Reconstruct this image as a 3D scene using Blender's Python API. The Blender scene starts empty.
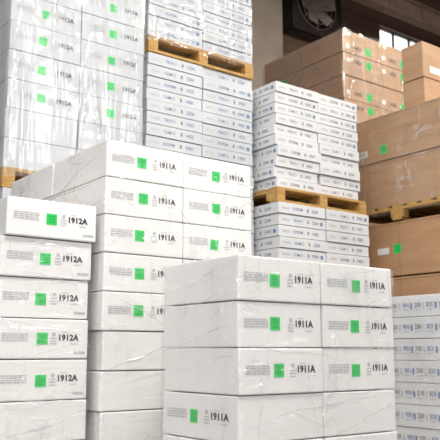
import bpy, bmesh, math, random
from mathutils import Vector, Matrix, noise
random.seed(7)
D=bpy.data; C=bpy.context; SC=C.scene

# ---------------------------------------------------------------- materials
def newmat(name):
    m=D.materials.new(name); m.use_nodes=True
    nt=m.node_tree; nt.nodes.clear()
    out=nt.nodes.new('ShaderNodeOutputMaterial')
    return m,nt,out
def N(nt,t,**k):
    n=nt.nodes.new(t)
    for a,b in k.items():
        if a in n.inputs.keys(): n.inputs[a].default_value=b
        else: setattr(n,a,b)
    return n
def pmat(name,c1,c2=None,rough=.6,scale=8,stretch=(1,1,1),bump=0,bscale=30,metal=0,detail=4,spec=.3):
    m,nt,out=newmat(name)
    p=N(nt,'ShaderNodeBsdfPrincipled'); p.inputs['Roughness'].default_value=rough
    p.inputs['Metallic'].default_value=metal
    p.inputs['Specular IOR Level'].default_value=spec
    tc=N(nt,'ShaderNodeTexCoord'); mp=N(nt,'ShaderNodeMapping'); mp.inputs['Scale'].default_value=stretch
    nt.links.new(tc.outputs['Object'],mp.inputs['Vector'])
    if c2 is None: c2=tuple(x*.93 for x in c1)
    nz=N(nt,'ShaderNodeTexNoise'); nz.inputs['Scale'].default_value=scale; nz.inputs['Detail'].default_value=detail
    nt.links.new(mp.outputs[0],nz.inputs['Vector'])
    cr=N(nt,'ShaderNodeValToRGB')
    cr.color_ramp.elements[0].position=.35; cr.color_ramp.elements[1].position=.68
    cr.color_ramp.elements[0].color=(*c1,1); cr.color_ramp.elements[1].color=(*c2,1)
    nt.links.new(nz.outputs['Fac'],cr.inputs['Fac']); nt.links.new(cr.outputs['Color'],p.inputs['Base Color'])
    if bump:
        n2=N(nt,'ShaderNodeTexNoise'); n2.inputs['Scale'].default_value=bscale
        nt.links.new(mp.outputs[0],n2.inputs['Vector'])
        b=N(nt,'ShaderNodeBump'); b.inputs['Strength'].default_value=bump; b.inputs['Distance'].default_value=.01
        nt.links.new(n2.outputs['Fac'],b.inputs['Height']); nt.links.new(b.outputs[0],p.inputs['Normal'])
    nt.links.new(p.outputs[0],out.inputs['Surface'])
    return m
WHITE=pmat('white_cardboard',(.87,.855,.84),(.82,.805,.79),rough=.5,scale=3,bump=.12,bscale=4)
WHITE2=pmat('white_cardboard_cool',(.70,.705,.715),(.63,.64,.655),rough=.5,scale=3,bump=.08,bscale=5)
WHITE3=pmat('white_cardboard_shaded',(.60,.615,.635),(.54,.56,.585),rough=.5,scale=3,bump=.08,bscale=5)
KRAFT=pmat('kraft_cardboard',(.47,.28,.15),(.41,.24,.125),rough=.6,scale=3,stretch=(1,1,5),bump=.15,bscale=8)
KRAFTL=pmat('kraft_cardboard_light',(.54,.35,.22),(.47,.30,.18),rough=.6,scale=3,stretch=(1,1,5),bump=.15,bscale=8)
TAPE=pmat('packing_tape',(.54,.38,.24),rough=.25,spec=.6)
SEAM=pmat('flap_seam_shadow_line',(.24,.145,.08),rough=.8)
GREEN=pmat('green_label_paper',(.035,.66,.13),(.025,.60,.11),rough=.5)
INK=pmat('black_print',(.03,.03,.035),rough=.6)
DGREEN=pmat('label_print',(.01,.30,.08),rough=.6)
GREY=pmat('grey_print',(.46,.46,.48),(.60,.60,.61),rough=.6,scale=60)
BLUE=pmat('blue_print',(.18,.25,.42),rough=.6)
DINK=pmat('faded_black_print',(.22,.22,.23),rough=.6)
PAPER=pmat('label_paper',(.82,.82,.80),rough=.5)
WOOD=pmat('pallet_wood',(.56,.34,.11),(.38,.21,.07),rough=.7,scale=6,stretch=(2,2,14),bump=.4,bscale=20)
STEEL=pmat('painted_steel',(.38,.27,.21),(.30,.21,.165),rough=.55,scale=5)
DARK=pmat('dark_metal',(.035,.028,.025),(.05,.04,.035),rough=.5,scale=6)
BLADE=pmat('fan_blade_metal',(.42,.38,.34),rough=.4,metal=.2)
CONC=pmat('concrete_floor',(.33,.32,.30),(.25,.24,.23),rough=.55,scale=1.5,bump=.1)
PILM=pmat('painted_masonry',(.46,.39,.32),(.40,.33,.27),rough=.8,scale=3,bump=.3)

def brickmat():
    m,nt,out=newmat('brown_block_wall')
    p=N(nt,'ShaderNodeBsdfPrincipled'); p.inputs['Roughness'].default_value=.85
    tc=N(nt,'ShaderNodeTexCoord'); sx=N(nt,'ShaderNodeSeparateXYZ'); ad=N(nt,'ShaderNodeMath',operation='ADD'); cb=N(nt,'ShaderNodeCombineXYZ')
    nt.links.new(tc.outputs['Object'],sx.inputs[0]); nt.links.new(sx.outputs[0],ad.inputs[0]); nt.links.new(sx.outputs[1],ad.inputs[1])
    nt.links.new(ad.outputs[0],cb.inputs[0]); nt.links.new(sx.outputs[2],cb.inputs[1])
    b=N(nt,'ShaderNodeTexBrick'); b.inputs['Scale'].default_value=1.0
    b.inputs['Brick Width'].default_value=.4; b.inputs['Row Height'].default_value=.2; b.inputs['Mortar Size'].default_value=.008
    b.inputs['Color1'].default_value=(.18,.105,.07,1); b.inputs['Color2'].default_value=(.15,.088,.06,1); b.inputs['Mortar'].default_value=(.09,.06,.045,1)
    nt.links.new(cb.outputs[0],b.inputs['Vector']); nt.links.new(b.outputs['Color'],p.inputs['Base Color'])
    bp=N(nt,'ShaderNodeBump'); bp.inputs['Strength'].default_value=.4; bp.inputs['Distance'].default_value=.01
    bp.invert=True
    nt.links.new(b.outputs['Fac'],bp.inputs['Height']); nt.links.new(bp.outputs[0],p.inputs['Normal'])
    nt.links.new(p.outputs[0],out.inputs['Surface']); return m
BRICK=brickmat()
def emat(name,col,s):
    m,nt,out=newmat(name); e=N(nt,'ShaderNodeEmission'); e.inputs['Color'].default_value=(*col,1); e.inputs['Strength'].default_value=s
    nt.links.new(e.outputs[0],out.inputs['Surface']); return m
PANE=emat('daylit_window_glass',(.95,.97,1),3)
LAMPE=emat('lamp_diffuser',(1,.98,.95),6)

def filmmat(name,base,amp,width,stretch1=(1.4,1.4,7),stretch2=(4,4,1.0),haze=.35,rough=.13,bdist=.05):
    """clear stretch film: mostly transparent, thin glossy crease lines"""
    m,nt,out=newmat(name)
    tc=N(nt,'ShaderNodeTexCoord')
    def ridge(stretch,rot,scale,seedw):
        mp=N(nt,'ShaderNodeMapping'); mp.inputs['Scale'].default_value=stretch; mp.inputs['Rotation'].default_value=rot
        mp.inputs['Location'].default_value=(seedw,seedw*2,0)
        nt.links.new(tc.outputs['Object'],mp.inputs['Vector'])
        n=N(nt,'ShaderNodeTexNoise'); n.inputs['Scale'].default_value=scale; n.inputs['Detail'].default_value=2; n.inputs['Distortion'].default_value=.6
        nt.links.new(mp.outputs[0],n.inputs['Vector'])
        sb=N(nt,'ShaderNodeMath',operation='SUBTRACT'); sb.inputs[1].default_value=.5; nt.links.new(n.outputs['Fac'],sb.inputs[0])
        ab=N(nt,'ShaderNodeMath',operation='ABSOLUTE'); nt.links.new(sb.outputs[0],ab.inputs[0])
        mr=N(nt,'ShaderNodeMapRange'); mr.interpolation_type='SMOOTHSTEP'
        mr.inputs['From Max'].default_value=width; mr.inputs['To Min'].default_value=1; mr.inputs['To Max'].default_value=0
        nt.links.new(ab.outputs[0],mr.inputs['Value']); return mr.outputs[0],n.outputs['Fac']
    r1,f1=ridge(stretch1,(.35,.3,0),1.4,0)
    r2,f2=ridge(stretch2,(-.45,.35,0),1.2,5)
    mxr=N(nt,'ShaderNodeMath',operation='MAXIMUM'); nt.links.new(r1,mxr.inputs[0]); nt.links.new(r2,mxr.inputs[1])
    mk=N(nt,'ShaderNodeTexNoise'); mk.inputs['Scale'].default_value=2.5; nt.links.new(tc.outputs['Object'],mk.inputs['Vector'])
    mkr=N(nt,'ShaderNodeMapRange'); mkr.inputs['From Min'].default_value=.4; mkr.inputs['From Max'].default_value=.62; nt.links.new(mk.outputs['Fac'],mkr.inputs['Value'])
    mul=N(nt,'ShaderNodeMath',operation='MULTIPLY'); nt.links.new(mxr.outputs[0],mul.inputs[0]); nt.links.new(mkr.outputs[0],mul.inputs[1])
    fm=N(nt,'ShaderNodeMath',operation='MULTIPLY_ADD'); fm.inputs[1].default_value=amp; fm.inputs[2].default_value=base
    nt.links.new(mul.outputs[0],fm.inputs[0])
    hs=N(nt,'ShaderNodeMath',operation='ADD'); nt.links.new(f1,hs.inputs[0]); nt.links.new(f2,hs.inputs[1])
    bp=N(nt,'ShaderNodeBump'); bp.inputs['Strength'].default_value=1; bp.inputs['Distance'].default_value=bdist
    nt.links.new(hs.outputs[0],bp.inputs['Height'])
    g=N(nt,'ShaderNodeBsdfGlossy'); g.inputs['Roughness'].default_value=rough; g.inputs['Color'].default_value=(.98,.98,.99,1)
    df=N(nt,'ShaderNodeBsdfDiffuse'); df.inputs['Color'].default_value=(.89,.89,.89,1)
    nt.links.new(bp.outputs[0],g.inputs['Normal'])
    mx=N(nt,'ShaderNodeMixShader'); mx.inputs[0].default_value=1-haze
    nt.links.new(df.outputs[0],mx.inputs[1]); nt.links.new(g.outputs[0],mx.inputs[2])
    tr=N(nt,'ShaderNodeBsdfTransparent'); tr.inputs['Color'].default_value=(.99,.99,.99,1)
    m2=N(nt,'ShaderNodeMixShader'); nt.links.new(fm.outputs[0],m2.inputs[0])
    nt.links.new(tr.outputs[0],m2.inputs[1]); nt.links.new(mx.outputs[0],m2.inputs[2])
    nt.links.new(m2.outputs[0],out.inputs['Surface']); return m
FILM=filmmat('stretch_film',.08,.36,.016,haze=.4,rough=.16)
FILMH=filmmat('stretch_film_heavy',.14,.45,.024,stretch1=(2.4,2.4,1.0),stretch2=(5,5,.6),haze=.3,rough=.19,bdist=.05)
FOLD=filmmat('stretch_film_fold',.38,.3,.05,haze=.35,rough=.12,bdist=.03)

# ---------------------------------------------------------------- mesh builder
class MB:
    def __init__(s): s.v=[];s.f=[];s.mi=[];s.mats=[]
    def m(s,mat):
        if mat not in s.mats: s.mats.append(mat)
        return s.mats.index(mat)
    def add(s,vs,fs,mat,M=None):
        o=len(s.v); i=s.m(mat)
        for v in vs:
            v=Vector(v); s.v.append(tuple(M@v) if M is not None else tuple(v))
        for f in fs: s.f.append([o+k for k in f]); s.mi.append(i)
    def box(s,lo,hi,mat,bev=0,M=None):
        vs,fs=bevbox(round(hi[0]-lo[0],4),round(hi[1]-lo[1],4),round(hi[2]-lo[2],4),bev)
        T=Matrix.Translation([(lo[k]+hi[k])/2 for k in range(3)])
        s.add(vs,fs,mat,(M@T) if M is not None else T)
    def obj(s,name,parent=None,smooth=False):
        me=D.meshes.new(name); me.from_pydata(s.v,[],s.f)
        for m in s.mats: me.materials.append(m)
        me.polygons.foreach_set('material_index',s.mi)
        if smooth: me.polygons.foreach_set('use_smooth',[True]*len(s.f))
        me.update(); o=D.objects.new(name,me); SC.collection.objects.link(o)
        if parent: o.parent=parent
        return o
_c={}
def bevbox(x,y,z,bev):
    k=(x,y,z,bev)
    if k in _c: return _c[k]
    bm=bmesh.new(); bmesh.ops.create_cube(bm,size=1)
    for v in bm.verts: v.co=Vector((v.co.x*x,v.co.y*y,v.co.z*z))
    if bev: bmesh.ops.bevel(bm,geom=list(bm.edges),offset=bev,segments=2,affect='EDGES',profile=.6)
    bm.verts.index_update()
    r=([v.co.copy() for v in bm.verts],[[v.index for v in f.verts] for f in bm.faces]); bm.free(); _c[k]=r; return r
_t={}
def text_mesh(t,bold=0.0):
    if (t,bold) in _t: return _t[(t,bold)]
    cu=D.curves.new('t','FONT'); cu.body=t; cu.size=1; cu.offset=bold; cu.resolution_u=2
    o=D.objects.new('t',cu); SC.collection.objects.link(o); C.view_layer.update()
    me=D.meshes.new_from_object(o.evaluated_get(C.evaluated_depsgraph_get()))
    vs=[v.co.copy() for v in me.vertices]; fs=[list(p.vertices) for p in me.polygons]
    D.objects.remove(o); D.meshes.remove(me)
    x0=min(v.x for v in vs);x1=max(v.x for v in vs);y0=min(v.y for v in vs);y1=max(v.y for v in vs)
    vs=[Vector(((v.x-x0)/(x1-x0),(v.y-y0)/(y1-y0),0)) for v in vs]
    _t[(t,bold)]=(vs,fs); return vs,fs

def frame_front(x0,y,z0):
    return Matrix(((1,0,0,x0),(0,0,-1,y),(0,1,0,z0),(0,0,0,1)))
def frame_left(x,y1,z0):
    return Matrix(((0,0,-1,x),(-1,0,0,y1),(0,1,0,z0),(0,0,0,1)))
def rect(mb,M,u0,v0,u1,v1,mat,w=.0015):
    mb.add([(u0,v0,w),(u1,v0,w),(u1,v1,w),(u0,v1,w)],[[0,1,2,3]],mat,M)
def text(mb,M,t,u0,v0,wid,hei,mat,bold=0,w=.0018):
    vs,fs=text_mesh(t,bold)
    mb.add([(u0+v.x*wid,v0+v.y*hei,w) for v in vs],fs,mat,M)
def green(mb,M,cu,cv,s):
    rect(mb,M,cu-s/2,cv-s/2,cu+s/2,cv+s/2,GREEN)
    for k in range(4):
        wv=s*random.uniform(.25,.40)
        rect(mb,M,cu-wv,cv+s*(.28-.19*k)-s*.025,cu+wv,cv+s*(.28-.19*k)+s*.025,DGREEN,w=.0022)
def print_white(mb,M,W,H,code,lab=.45):
    j=random.uniform(-.012,.012)
    for k in range(4):
        u=W*.07; v=H*(.60-.055*k)
        while u<W*.33:
            l=W*random.uniform(.03,.07); e=min(u+l,W*.345)
            rect(mb,M,u,v,e,v+H*.03,GREY); u=e+W*.008
    green(mb,M,W*lab+j,H*.5+random.uniform(-.006,.006),H*.30)
    rect(mb,M,W*.60,H*.57,W*.635,H*.66,GREY)
    for k in range(3):
        rect(mb,M,W*.58,H*(.50-.07*k),W*.65,H*(.525-.07*k),GREY)
    text(mb,M,code,W*.675,H*.45,W*.22,H*.17,INK,.035)
    rect(mb,M,W*.70,H*.66,W*.78,H*.675,GREY)
    rect(mb,M,W*.80,H*.37,W*.88,H*.39,GREY)

def pallet(mb,x0,y0,x1,y1,z0,z1):
    h=z1-z0; t=h*.16
    for k in range(3):
        yc=y0+.05+(y1-y0-.1)*k/2
        mb.box((x0,yc-.05,z0),(x1,yc+.05,z0+t),WOOD)
    for k in range(3):
        xc=x0+.045+(x1-x0-.09)*k/2
        n=3
        for q in range(n):
            yc=y0+.07+(y1-y0-.14)*q/(n-1)
            mb.box((xc-.045,yc-.07,z0+t),(xc+.045,yc+.07,z1-2*t),WOOD)
        mb.box((xc-.045,y0,z1-2*t),(xc+.045,y1,z1-t),WOOD)
    n=max(6,int((y1-y0)/.16))
    for k in range(n):
        yc=y0+.05+(y1-y0-.1)*k/(n-1)
        mb.box((x0,yc-.05,z1-t),(x1,yc+.05,z1),WOOD)

def fold(mb,M,u0,v0,u1,v1,wid,w=.014):
    """a bunched tension fold in the film: thin wavy raised ridge on a face"""
    n=24; vs=[];fs=[]; d=Vector((u1-u0,v1-v0)); L=d.length; d/=L; p=Vector((-d.y,d.x)); ph=random.uniform(0,50)
    for i in range(n+1):
        t=i/n; ww=wid*(math.sin(math.pi*t)**.6)*(.6+.7*abs(noise.noise(Vector((t*4,ph,0)))))
        c=Vector((u0,v0))+d*L*t+p*.03*L*noise.noise(Vector((t*3,ph,5)))
        for s,h in((-1,0),(-.3,.35),(.1,.1),(.4,.4),(1,0)):
            q=c+p*ww*s; vs.append((q.x,q.y,w+ww*h))
    for i in range(n):
        for k in range(4): fs.append([i*5+k,i*5+k+1,i*5+k+6,i*5+k+5])
    mb.add(vs,fs,FOLD,M)
def folds(name,parent,specs):
    mb=MB()
    for s in specs: fold(mb,*s)
    mb.obj(name,parent,True)

def film(name,parent,x0,y0,x1,y1,z0,z1,mat,off=.008,amp=.003,pleat=1.2):
    pts=[];st=.025
    def seg(a,b):
        n=max(2,int((Vector(b)-Vector(a)).length/st))
        for i in range(n): pts.append(Vector(a).lerp(Vector(b),i/n))
    r=.02;o=off
    X0,Y0,X1,Y1=x0-o,y0-o,x1+o,y1+o
    seg((X0+r,Y0),(X1-r,Y0));seg((X1-r,Y0),(X1,Y0+r));seg((X1,Y0+r),(X1,Y1-r));seg((X1,Y1-r),(X1-r,Y1))
    seg((X1-r,Y1),(X0+r,Y1));seg((X0+r,Y1),(X0,Y1-r));seg((X0,Y1-r),(X0,Y0+r));seg((X0,Y0+r),(X0+r,Y0))
    nz=max(3,int((z1-z0)/.025)); n=len(pts); c=Vector(((x0+x1)/2,(y0+y1)/2))
    vs=[];fs=[]
    for k in range(nz+1):
        z=z0+(z1-z0)*k/nz
        for p in pts:
            fo=abs(noise.noise(Vector((p.x*1.6+z*1.1,p.y*1.6-z*.9,z*8))))
            pl=1-min(1,fo*4)
            d=(p-c).normalized()*amp*(1+noise.noise(Vector((p.x*6,p.y*6,z*6)))+pleat*pl)
            zz=z+(.03*noise.noise(Vector((p.x*4,p.y*4,9))) if k in(0,nz) else 0)
            vs.append((p.x+d.x,p.y+d.y,zz))
    for k in range(nz):
        for i in range(n):
            j=(i+1)%n; fs.append([k*n+i,k*n+j,(k+1)*n+j,(k+1)*n+i])
    mb=MB(); mb.add(vs,fs,mat); return mb.obj(name,parent,True)

def empty(name,x,y,z=0):
    e=D.objects.new(name,None); SC.collection.objects.link(e); return e

def cartons(mb,x0,y0,x1,y1,z0,rows,h,cols,deps,mat,deco=None,jit=.004,bev=.003,gap=.005,tape=False,vgap=.003):
    for r in range(rows):
        zz=z0+r*h
        for c in range(cols):
            for d in range(deps):
                w=(x1-x0)/cols; l=(y1-y0)/deps
                dx=random.uniform(-jit,jit); dy=random.uniform(-jit,jit)
                a=(x0+c*w+gap/2+dx,y0+d*l+gap/2+dy,zz+.0005); b=(a[0]+w-gap,a[1]+l-gap,zz+h-vgap)
                mb.box(a,b,mat,bev)
                if tape and r==rows-1:
                    mb.box((a[0]+.01,(a[1]+b[1])/2-.03,b[2]),(b[0]-.01,(a[1]+b[1])/2+.03,b[2]+.001),TAPE)
                if deco and (d==0 or c==0):
                    deco(mb,rows-1-r,c,d,a,b)

# ---------------------------------------------------------------- stacks
eA=empty('white_carton_pallet_stack',0,0)
mb=MB()
def decoA(mb,r,c,d,a,b):
    W=b[0]-a[0];L=b[1]-a[1];H=b[2]-a[2]
    if r%4!=3 and r<8:
        if d==0: print_white(mb,frame_front(a[0],a[1],a[2]),W,H,'1911A')
    elif c==0:
        print_white(mb,frame_left(a[0],b[1],a[2]),L,H,'1911A')
cartons(mb,1.988,2.509,2.984,3.09,.14,9,.2,2,1,WHITE,decoA,jit=.007,bev=.006,vgap=.005)
mb.obj('cartons',eA)
mb=MB(); pallet(mb,1.98,2.51,2.99,3.09,0,.14); mb.obj('pallet',eA)
film('stretch_wrap',eA,1.985,2.503,2.988,3.096,.02,1.932,FILM)
FL=frame_left(1.985,3.096,0); FF=frame_front(1.985,2.503,0)
folds('wrap_folds',eA,[(FL,.05,1.80,.57,1.90,.007),(FL,.02,1.70,.57,1.78,.005),(FL,.02,1.52,.55,1.64,.008),(FL,.1,1.44,.57,1.50,.005),
  (FF,.02,1.735,.95,1.73,.004),(FF,.02,1.535,.6,1.50,.005),(FF,.5,1.33,.98,1.335,.005),(FF,.02,1.22,.9,1.32,.006),(FF,.1,1.33,.5,1.18,.005),(FF,.55,1.15,.98,1.28,.005)])

eM=empty('white_carton_pallet_stack',0,0)
mb=MB()
def decoM(mb,r,c,d,a,b):
    W=b[0]-a[0];L=b[1]-a[1];H=b[2]-a[2]
    if d==0 and r<5: print_white(mb,frame_front(a[0],a[1],a[2]),W,H,'1911A')
cartons(mb,1.812,3.392,2.795,4.69,.228,12,.2,2,2,WHITE,decoM,jit=.007,bev=.006,vgap=.005)
mb.obj('cartons',eM)
mb=MB(); pallet(mb,1.815,3.395,2.79,4.69,0,.114); pallet(mb,1.815,3.395,2.79,4.69,.114,.228); mb.obj('pallet',eM)
film('stretch_wrap',eM,1.808,3.386,2.80,4.695,.05,2.615,FILM)
FL=frame_left(1.808,4.695,0); FF=frame_front(1.808,3.386,0)
folds('wrap_folds',eM,[(FL,.3,2.30,1.28,2.56,.007),(FL,.1,2.38,1.28,2.42,.006),(FL,.6,2.22,1.29,2.30,.006),
  (FF,.33,2.50,.40,2.22,.007),(FF,.44,2.30,.55,2.20,.008),(FF,.40,2.18,.60,2.10,.006),(FF,.02,1.82,.45,1.63,.006),(FF,.02,1.42,.45,1.58,.008),(FF,.05,1.35,.4,1.42,.006),(FF,.5,2.02,.97,2.05,.005)])

eB=empty('white_carton_pallet_stack',0,0)
mb=MB()
def decoB(mb,r,c,d,a,b):
    W=b[0]-a[0];L=b[1]-a[1];H=b[2]-a[2]
    if d==0 and r<5:
        print_white(mb,frame_front(a[0],a[1],a[2]),W,H,'1912A',.48)
        rect(mb,frame_front(a[0],a[1],a[2]),W*.84,H*.12,W*.97,H*.18,GREY)
cartons(mb,1.278,3.444,1.765,4.65,.119,10,.1955,1,2,WHITE,(lambda m,r,c,d,a,b: decoB(m,r+1,c,d,a,b)),jit=.006,bev=.006,vgap=.005)
cartons(mb,1.30,3.42,1.782,4.62,.119+1.955,1,.19,1,2,WHITE,decoB,jit=.0,bev=.007)
mb.obj('cartons',eB)
mb=MB(); pallet(mb,1.285,3.444,1.77,4.65,0,.119); mb.obj('pallet',eB)
film('stretch_wrap',eB,1.276,3.438,1.77,4.655,.03,2.05,FILM)
FF=frame_front(1.276,3.438,0)
folds('wrap_folds',eB,[(FF,.0,1.68,.47,1.60,.005),(FF,.02,1.30,.48,1.28,.006),(FF,.02,1.12,.48,1.22,.007),(FF,.1,1.9,.48,1.87,.004)])

eC=empty('wrapped_white_carton_stack',0,0)
mb=MB()
def decoC(mb,r,c,d,a,b):
    W=b[0]-a[0];L=b[1]-a[1];H=b[2]-a[2]
    if d==0 and r<7: print_white(mb,frame_front(a[0],a[1],a[2]),W,H,'1912A',.47)
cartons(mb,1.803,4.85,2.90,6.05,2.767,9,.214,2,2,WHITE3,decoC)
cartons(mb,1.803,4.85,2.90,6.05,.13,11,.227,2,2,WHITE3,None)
mb.obj('cartons',eC)
mb=MB(); pallet(mb,1.80,4.85,2.90,6.05,0,.13); pallet(mb,1.80,4.85,2.90,6.05,2.627,2.767); mb.obj('pallets',eC)
film('stretch_wrap',eC,1.80,4.845,2.903,6.055,2.70,4.69,FILMH,amp=.004,pleat=.6)
FF=frame_front(1.80,4.84,0)
folds('wrap_folds',eC,[(FF,.12,2.8,.22,3.5,.008),(FF,.55,2.85,.60,3.9,.010),(FF,.72,2.9,.66,3.7,.007),(FF,.95,2.8,1.03,3.6,.010),(FF,1.06,3.0,1.0,4.2,.008),(FF,.3,3.2,.33,4.2,.006),(FF,.03,3.0,.07,4.3,.008)])

def deco_thin(col):
    def f(mb,r,c,d,a,b):
        W=b[0]-a[0];L=b[1]-a[1];H=b[2]-a[2]
        def pr(M,W):
            rect(mb,M,W*.06,H*.38,W*.22,H*.60,GREY)
            text(mb,M,random.choice(['ECOFORM','TBOX 9','CLAM 12']),W*.30,H*.36,W*.20,H*.28,col,.01)
            rect(mb,M,W*.60,H*.34,W*.63,H*.66,DINK)
            text(mb,M,random.choice(['0981','2204','1450']),W*.70,H*.34,W*.14,H*.32,col,.01)
            if random.random()<.3: rect(mb,M,W*.88,H*.3,W*.94,H*.65,BLUE)
        if d==0: pr(frame_front(a[0],a[1],a[2]),W)
        if c==0: pr(frame_left(a[0],b[1],a[2]),L)
    return f
eD=empty('flat_carton_pallet_stack',0,0)
mb=MB(); x0,x1,y0,y1=2.965,4.055,4.9,6.0
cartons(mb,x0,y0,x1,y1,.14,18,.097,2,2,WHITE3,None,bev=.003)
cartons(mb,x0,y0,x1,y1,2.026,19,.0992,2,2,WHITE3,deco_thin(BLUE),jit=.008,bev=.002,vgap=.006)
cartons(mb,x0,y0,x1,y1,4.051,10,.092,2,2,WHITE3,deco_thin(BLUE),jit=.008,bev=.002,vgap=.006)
mb.obj('cartons',eD)
mb=MB()
for a,b in((0,.14),(1.886,2.026),(3.911,4.051)): pallet(mb,x0,y0-.01,x1,y1,a,b)
mb.obj('pallets',eD)
film('stretch_wrap',eD,x0-.006,y0-.01,x1+.004,y1+.01,4.0,4.95,FILM,off=.004)

eE=empty('flat_carton_pallet_stack',0,0)
mb=MB()
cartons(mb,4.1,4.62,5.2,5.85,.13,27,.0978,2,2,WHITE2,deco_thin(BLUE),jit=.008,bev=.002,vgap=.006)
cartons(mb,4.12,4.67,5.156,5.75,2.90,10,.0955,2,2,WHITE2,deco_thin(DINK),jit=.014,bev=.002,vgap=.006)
mb.obj('cartons',eE)
mb=MB(); pallet(mb,4.1,4.62,5.2,5.85,0,.13); pallet(mb,4.1,4.64,5.2,5.78,2.771,2.90); mb.obj('pallets',eE)

eF=empty('kraft_carton_pallet_stack',0,0)
mb=MB()
def decoF(mb,r,c,d,a,b):
    W=b[0]-a[0];L=b[1]-a[1];H=b[2]-a[2]
    if d==0:
        M=frame_front(a[0],a[1],a[2]); v=.3 if r%2==0 else .7
        green(mb,M,W*.70,H*v,.10)
        text(mb,M,'1450',W*.3,H*(v-.1),W*.2,H*.2,INK,.01)
        rect(mb,M,W*.08,H*(v-.10),W*.18,H*(v+.10),PAPER)
    if c==0 and d==1 and r==1:
        green(mb,frame_left(a[0],b[1],a[2]),L*.55,H*.6,.12)
cartons(mb,6.506,6.1,7.838,7.6,4.305,4,.3,2,2,KRAFTL,decoF,bev=.005,tape=True,vgap=.010,jit=.01)
cartons(mb,6.506,6.1,7.838,7.6,.17,8,.5,2,2,KRAFT,None,bev=.006)
mb.obj('cartons',eF)
mb=MB(); pallet(mb,6.5,6.1,7.84,7.6,0,.17); pallet(mb,6.5,6.1,7.84,7.6,4.17,4.305); mb.obj('pallets',eF)
film('stretch_wrap',eF,6.49,6.085,7.855,7.615,4.2,5.49,FILMH,amp=.005,pleat=.7)
FL=frame_left(6.49,7.615,0); FF=frame_front(6.49,6.085,0)
folds('wrap_folds',eF,[(FF,.1,4.4,.2,5.4,.012),(FF,.6,4.4,.5,5.4,.010),(FF,1.0,4.5,1.2,5.4,.012),(FL,.2,4.6,1.4,5.3,.012),(FL,.1,5.2,1.4,5.0,.010)])

eG=empty('kraft_carton_pallet_stack',0,0)
mb=MB()
def flaps(mb,M,L,H):
    rect(mb,M,L*.5-.002,0,L*.5+.002,H,SEAM)
    rect(mb,M,.01,H*.955,L-.01,H*.965,SEAM)
def decoG(mb,r,c,d,a,b):
    W=b[0]-a[0];L=b[1]-a[1];H=b[2]-a[2]
    if c==0:
        M=frame_left(a[0],b[1],a[2])
        rect(mb,M,.01,H*.955,L-.01,H*.965,SEAM)
        if r==0:
            rect(mb,M,L*.02,H*.16,L*.26,H*.30,PAPER,w=.002)
            for k in range(3): rect(mb,M,L*.04,H*(.19+.035*k),L*.24,H*(.205+.035*k),INK,w=.0025)
            green(mb,M,L*.40,H*.24,.085)
cartons(mb,5.45,3.75,6.95,5.2,2.87,2,.462,1,1,KRAFT,decoG,bev=.006,vgap=.014)
def decoG2(mb,r,c,d,a,b):
    if c==0:
        M=frame_left(a[0],b[1],a[2]); flaps(mb,M,b[1]-a[1],b[2]-a[2])
        if r==0: rect(mb,M,.46,.21,.60,.27,PAPER,w=.002); green(mb,M,.70,.25,.085)
cartons(mb,5.45,3.75,6.95,5.2,.14,5,.518,1,1,KRAFT,decoG2,bev=.006,vgap=.014)
mb.obj('cartons',eG)
mb=MB(); pallet(mb,5.43,3.75,6.95,5.2,0,.14); pallet(mb,5.43,3.75,6.95,5.2,2.73,2.87); mb.obj('pallets',eG)
film('stretch_wrap',eG,5.445,3.74,6.955,5.205,2.80,3.77,FILM,off=.006)

eH=empty('kraft_carton_pair',0,0)
mb=MB()
def decoH(mb,r,c,d,a,b):
    W=b[0]-a[0];H=b[2]-a[2]
    rect(mb,frame_front(a[0],a[1],a[2]),W*.1,H*.15,W*.3,H*.35,PAPER)
cartons(mb,5.75,4.34,6.75,4.6,3.796,2,.37,1,1,KRAFTL,decoH,bev=.006,tape=True,vgap=.008)
mb.obj('cartons',eH)

eI=empty('printed_white_carton_stack',0,0)
mb=MB()
def decoI(mb,r,c,d,a,b):
    W=b[0]-a[0];L=b[1]-a[1];H=b[2]-a[2]
    if c==0:
        M=frame_left(a[0],b[1],a[2])
        for k in range(6):
            u=.03+k*.1
            text(mb,M,['ECO','PAK','9IN','200','BOX','12C'][k],u,H*.42,.055,H*.24,BLUE if k%2==0 else DINK,.02)
            rect(mb,M,u,H*.28,u+.05,H*.35,GREY)
            rect(mb,M,u+.065,H*.34,u+.083,H*.64,GREY if k%2 else BLUE)
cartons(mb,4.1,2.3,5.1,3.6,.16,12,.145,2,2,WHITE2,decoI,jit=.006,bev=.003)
mb.obj('cartons',eI)
mb=MB(); pallet(mb,4.1,2.3,5.1,3.6,0,.16); mb.obj('pallet',eI)
film('stretch_wrap',eI,4.09,2.29,5.11,3.61,.1,1.88,FILM,off=.006)

# ---------------------------------------------------------------- building
def slab(name,lo,hi,mat):
    mb=MB(); mb.box(lo,hi,mat); return mb.obj(name)
slab('floor',(-6,-6,-.1),(16,9,0),CONC)
mb=MB()
wx0,wx1,wz0,wz1=10.65,12.1,7.05,7.75
mb.box((-6,9,0),(wx0,9.2,9.6),BRICK); mb.box((wx1,9,0),(16,9.2,9.6),BRICK)
mb.box((wx0,9,0),(wx1,9.2,wz0),BRICK); mb.box((wx0,9,wz1),(wx1,9.2,9.6),BRICK)
mb.obj('wall_back')
mb=MB()
mb.box((wx0,9.12,wz0),(wx1,9.14,wz1),PANE)
for k in range(4):
    x=wx0+(wx1-wx0)*k/3; mb.box((x-.012,9.06,wz0),(x+.012,9.12,wz1),DARK)
for z in (wz0+.02,(wz0+wz1)/2,wz1-.02): mb.box((wx0,9.06,z-.012),(wx1,9.12,z+.012),DARK)
mb.obj('window_1')
slab('wall_right',(16,-6,0),(16.2,9.2,9.6),BRICK)
mb=MB(); mb.box((-6,-1,9.6),(16,9.2,9.7),DARK)
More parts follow.
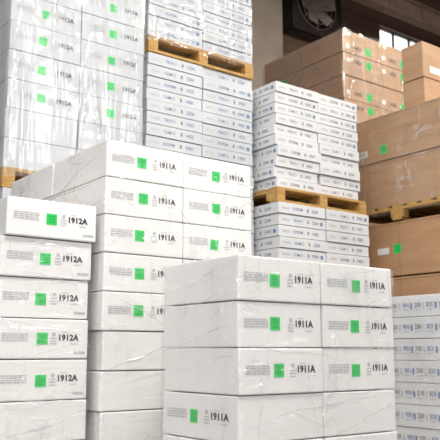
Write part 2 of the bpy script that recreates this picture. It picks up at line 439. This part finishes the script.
for k in range(44): mb.box((-6+k*.5,-1,9.56),(-5.75+k*.5,9,9.6),DARK)
mb.obj('ceiling')
slab('masonry_pilaster',(6.5,8.75,0),(7.9,9,9.6),PILM)
def ibeam(mb,x0,x1,y,z,h=.34,w=.2,t=.025,mat=STEEL):
    mb.box((x0,y-w/2,z),(x1,y+w/2,z+t),mat); mb.box((x0,y-w/2,z+h-t),(x1,y+w/2,z+h),mat); mb.box((x0,y-t/2,z+t),(x1,y+t/2,z+h-t),mat)
mb=MB(); ibeam(mb,-5.9,15.95,8.0,7.38)
for k in range(10): mb.box((7+k*.9,7.93,7.405),(7.02+k*.9,8.07,7.69),STEEL)
mb.obj('steel_beam')
mb=MB(); ibeam(mb,-5.9,15.95,6.9,8.4,.4); mb.obj('steel_beam')

eN=empty('wall_exhaust_fan',0,0)
fx,fz,fy=8.70,7.5,8.99
mb=MB(); R=.47; S=.6
n=48; vs=[];fs=[]
for i in range(n):
    a=2*math.pi*i/n; c,s=math.cos(a),math.sin(a); m=max(abs(c),abs(s))
    vs+= [(fx+R*c,fy-.25,fz+R*s),(fx+S*c/m,fy-.25,fz+S*s/m),(fx+R*c,fy,fz+R*s)]
for i in range(n):
    j=(i+1)%n; fs+=[[3*i,3*i+1,3*j+1,3*j],[3*i,3*j,3*j+2,3*i+2]]
mb.add(vs,fs,DARK)
mb.box((fx-S,fy-.25,fz+S-.02),(fx+S,fy,fz+S),DARK);mb.box((fx-S,fy-.25,fz-S),(fx+S,fy,fz-S+.02),DARK)
mb.box((fx-S,fy-.25,fz-S),(fx-S+.02,fy,fz+S),DARK);mb.box((fx+S-.02,fy-.25,fz-S),(fx+S,fy,fz+S),DARK)
mb.box((fx-S,fy-.02,fz-S),(fx+S,fy,fz+S),DARK)
mb.obj('shroud',eN)
mb=MB()
for k in range(6):
    M=Matrix.Translation((fx,fy-.13,fz))@Matrix.Rotation(k*math.pi/3+.2,4,'Y')@Matrix.Rotation(.45,4,'X')
    vs=[(-.05,0,.06),(.05,0,.06),(.13,.01,.25),(.15,.02,.43),(-.04,0,.45),(-.08,0,.25)]
    vs=vs+[(x,y+.006,z) for x,y,z in vs]
    fs=[[0,1,2,3,4,5],[11,10,9,8,7,6]]+[[i,(i+1)%6,(i+1)%6+6,i+6] for i in range(6)]
    mb.add(vs,fs,BLADE,M)
n=20; vs=[]
for y in(-.2,-.06):
    for i in range(n): vs.append((fx+.09*math.cos(2*math.pi*i/n),fy+y,fz+.09*math.sin(2*math.pi*i/n)))
mb.add(vs,[list(range(n)),list(range(2*n-1,n-1,-1))]+[[i,(i+1)%n,(i+1)%n+n,i+n] for i in range(n)],BLADE)
mb.obj('blades_and_hub',eN)
mb=MB()
for rr in (.16,.26,.36,.46):
    n=40; vs=[];fs=[]; t=.006
    for i in range(n):
        a=2*math.pi*i/n
        for q in range(4):
            b=math.pi/2*q; r2=rr+t*math.cos(b); vs.append((fx+r2*math.cos(a),fy-.26+t*math.sin(b),fz+r2*math.sin(a)))
    for i in range(n):
        for q in range(4): fs.append([4*i+q,4*((i+1)%n)+q,4*((i+1)%n)+(q+1)%4,4*i+(q+1)%4])
    mb.add(vs,fs,STEEL)
for k in range(8):
    M=Matrix.Translation((fx,fy-.265,fz))@Matrix.Rotation(k*math.pi/4,4,'Y'); mb.box((-.005,-.005,.09),(.005,.005,.48),STEEL,0,M)
mb.obj('guard',eN)

def lamp(x,y,z,sx,sy,power,col=(1,.98,.95)):
    e=empty('ceiling_light_fixture',0,0)
    mb=MB(); mb.box((x-sx/2,y-sy/2,z),(x+sx/2,y+sy/2,z+.08),DARK,.01); mb.box((x-sx/2+.03,y-sy/2+.03,z-.01),(x+sx/2-.03,y+sy/2-.03,z),LAMPE)
    for dx in(-sx/2+.05,sx/2-.05): mb.box((x+dx-.005,y-.005,z+.08),(x+dx+.005,y+.005,9.56),STEEL)
    mb.obj('housing',e)
    l=D.lights.new('lamp','AREA'); l.shape='RECTANGLE'; l.size=sx; l.size_y=sy; l.energy=power; l.color=col
    o=D.objects.new('lamp',l); SC.collection.objects.link(o); o.location=(x,y,z-.03); o.parent=e
lamp(1.0,.5,7.6,2.4,1.2,270,(1,.98,.94))
lamp(4.6,1.0,7.6,2.4,1.2,220,(1,.95,.88))
lamp(-1.8,2.2,7.6,2.4,1.2,160,(1,.99,.98))
lamp(8.5,3.5,7.6,2.4,1.2,310,(1,.92,.82))
def added_area_light(name,loc,aim,sx,sy,e,col):  # out-of-view area light added for effect
    l=D.lights.new(name,'AREA'); l.shape='RECTANGLE'; l.size=sx; l.size_y=sy; l.energy=e; l.color=col
    o=D.objects.new(name,l); SC.collection.objects.link(o); o.location=loc
    o.rotation_euler=(Vector(aim)-Vector(loc)).to_track_quat('-Z','Y').to_euler()
added_area_light('added_key_light',(-2.8,-3.2,3.2),(2.3,3,1.7),5,4,165,(1,.98,.95))  # added soft key from behind left of the camera, no dock door modelled
added_area_light('added_sheen_light',(6.0,-4.0,6.2),(3.2,4.8,3.4),5,1.6,85,(1,.98,.94))  # added behind right to put sheen on the film, no skylight modelled

w=D.worlds.new('world'); SC.world=w; w.use_nodes=True
bg=w.node_tree.nodes['Background']; bg.inputs[0].default_value=(.97,.975,1,1); bg.inputs[1].default_value=.37

cam=D.cameras.new('camera'); cam.lens=61.2; cam.sensor_width=36
co=D.objects.new('camera',cam); SC.collection.objects.link(co)
co.location=(0,0,1.52); co.rotation_euler=(math.radians(100),0,math.radians(-37))
cam.dof.use_dof=True; cam.dof.focus_distance=3.8; cam.dof.aperture_fstop=5.0
SC.camera=co
try:
    SC.view_settings.view_transform='Standard'
except Exception: pass
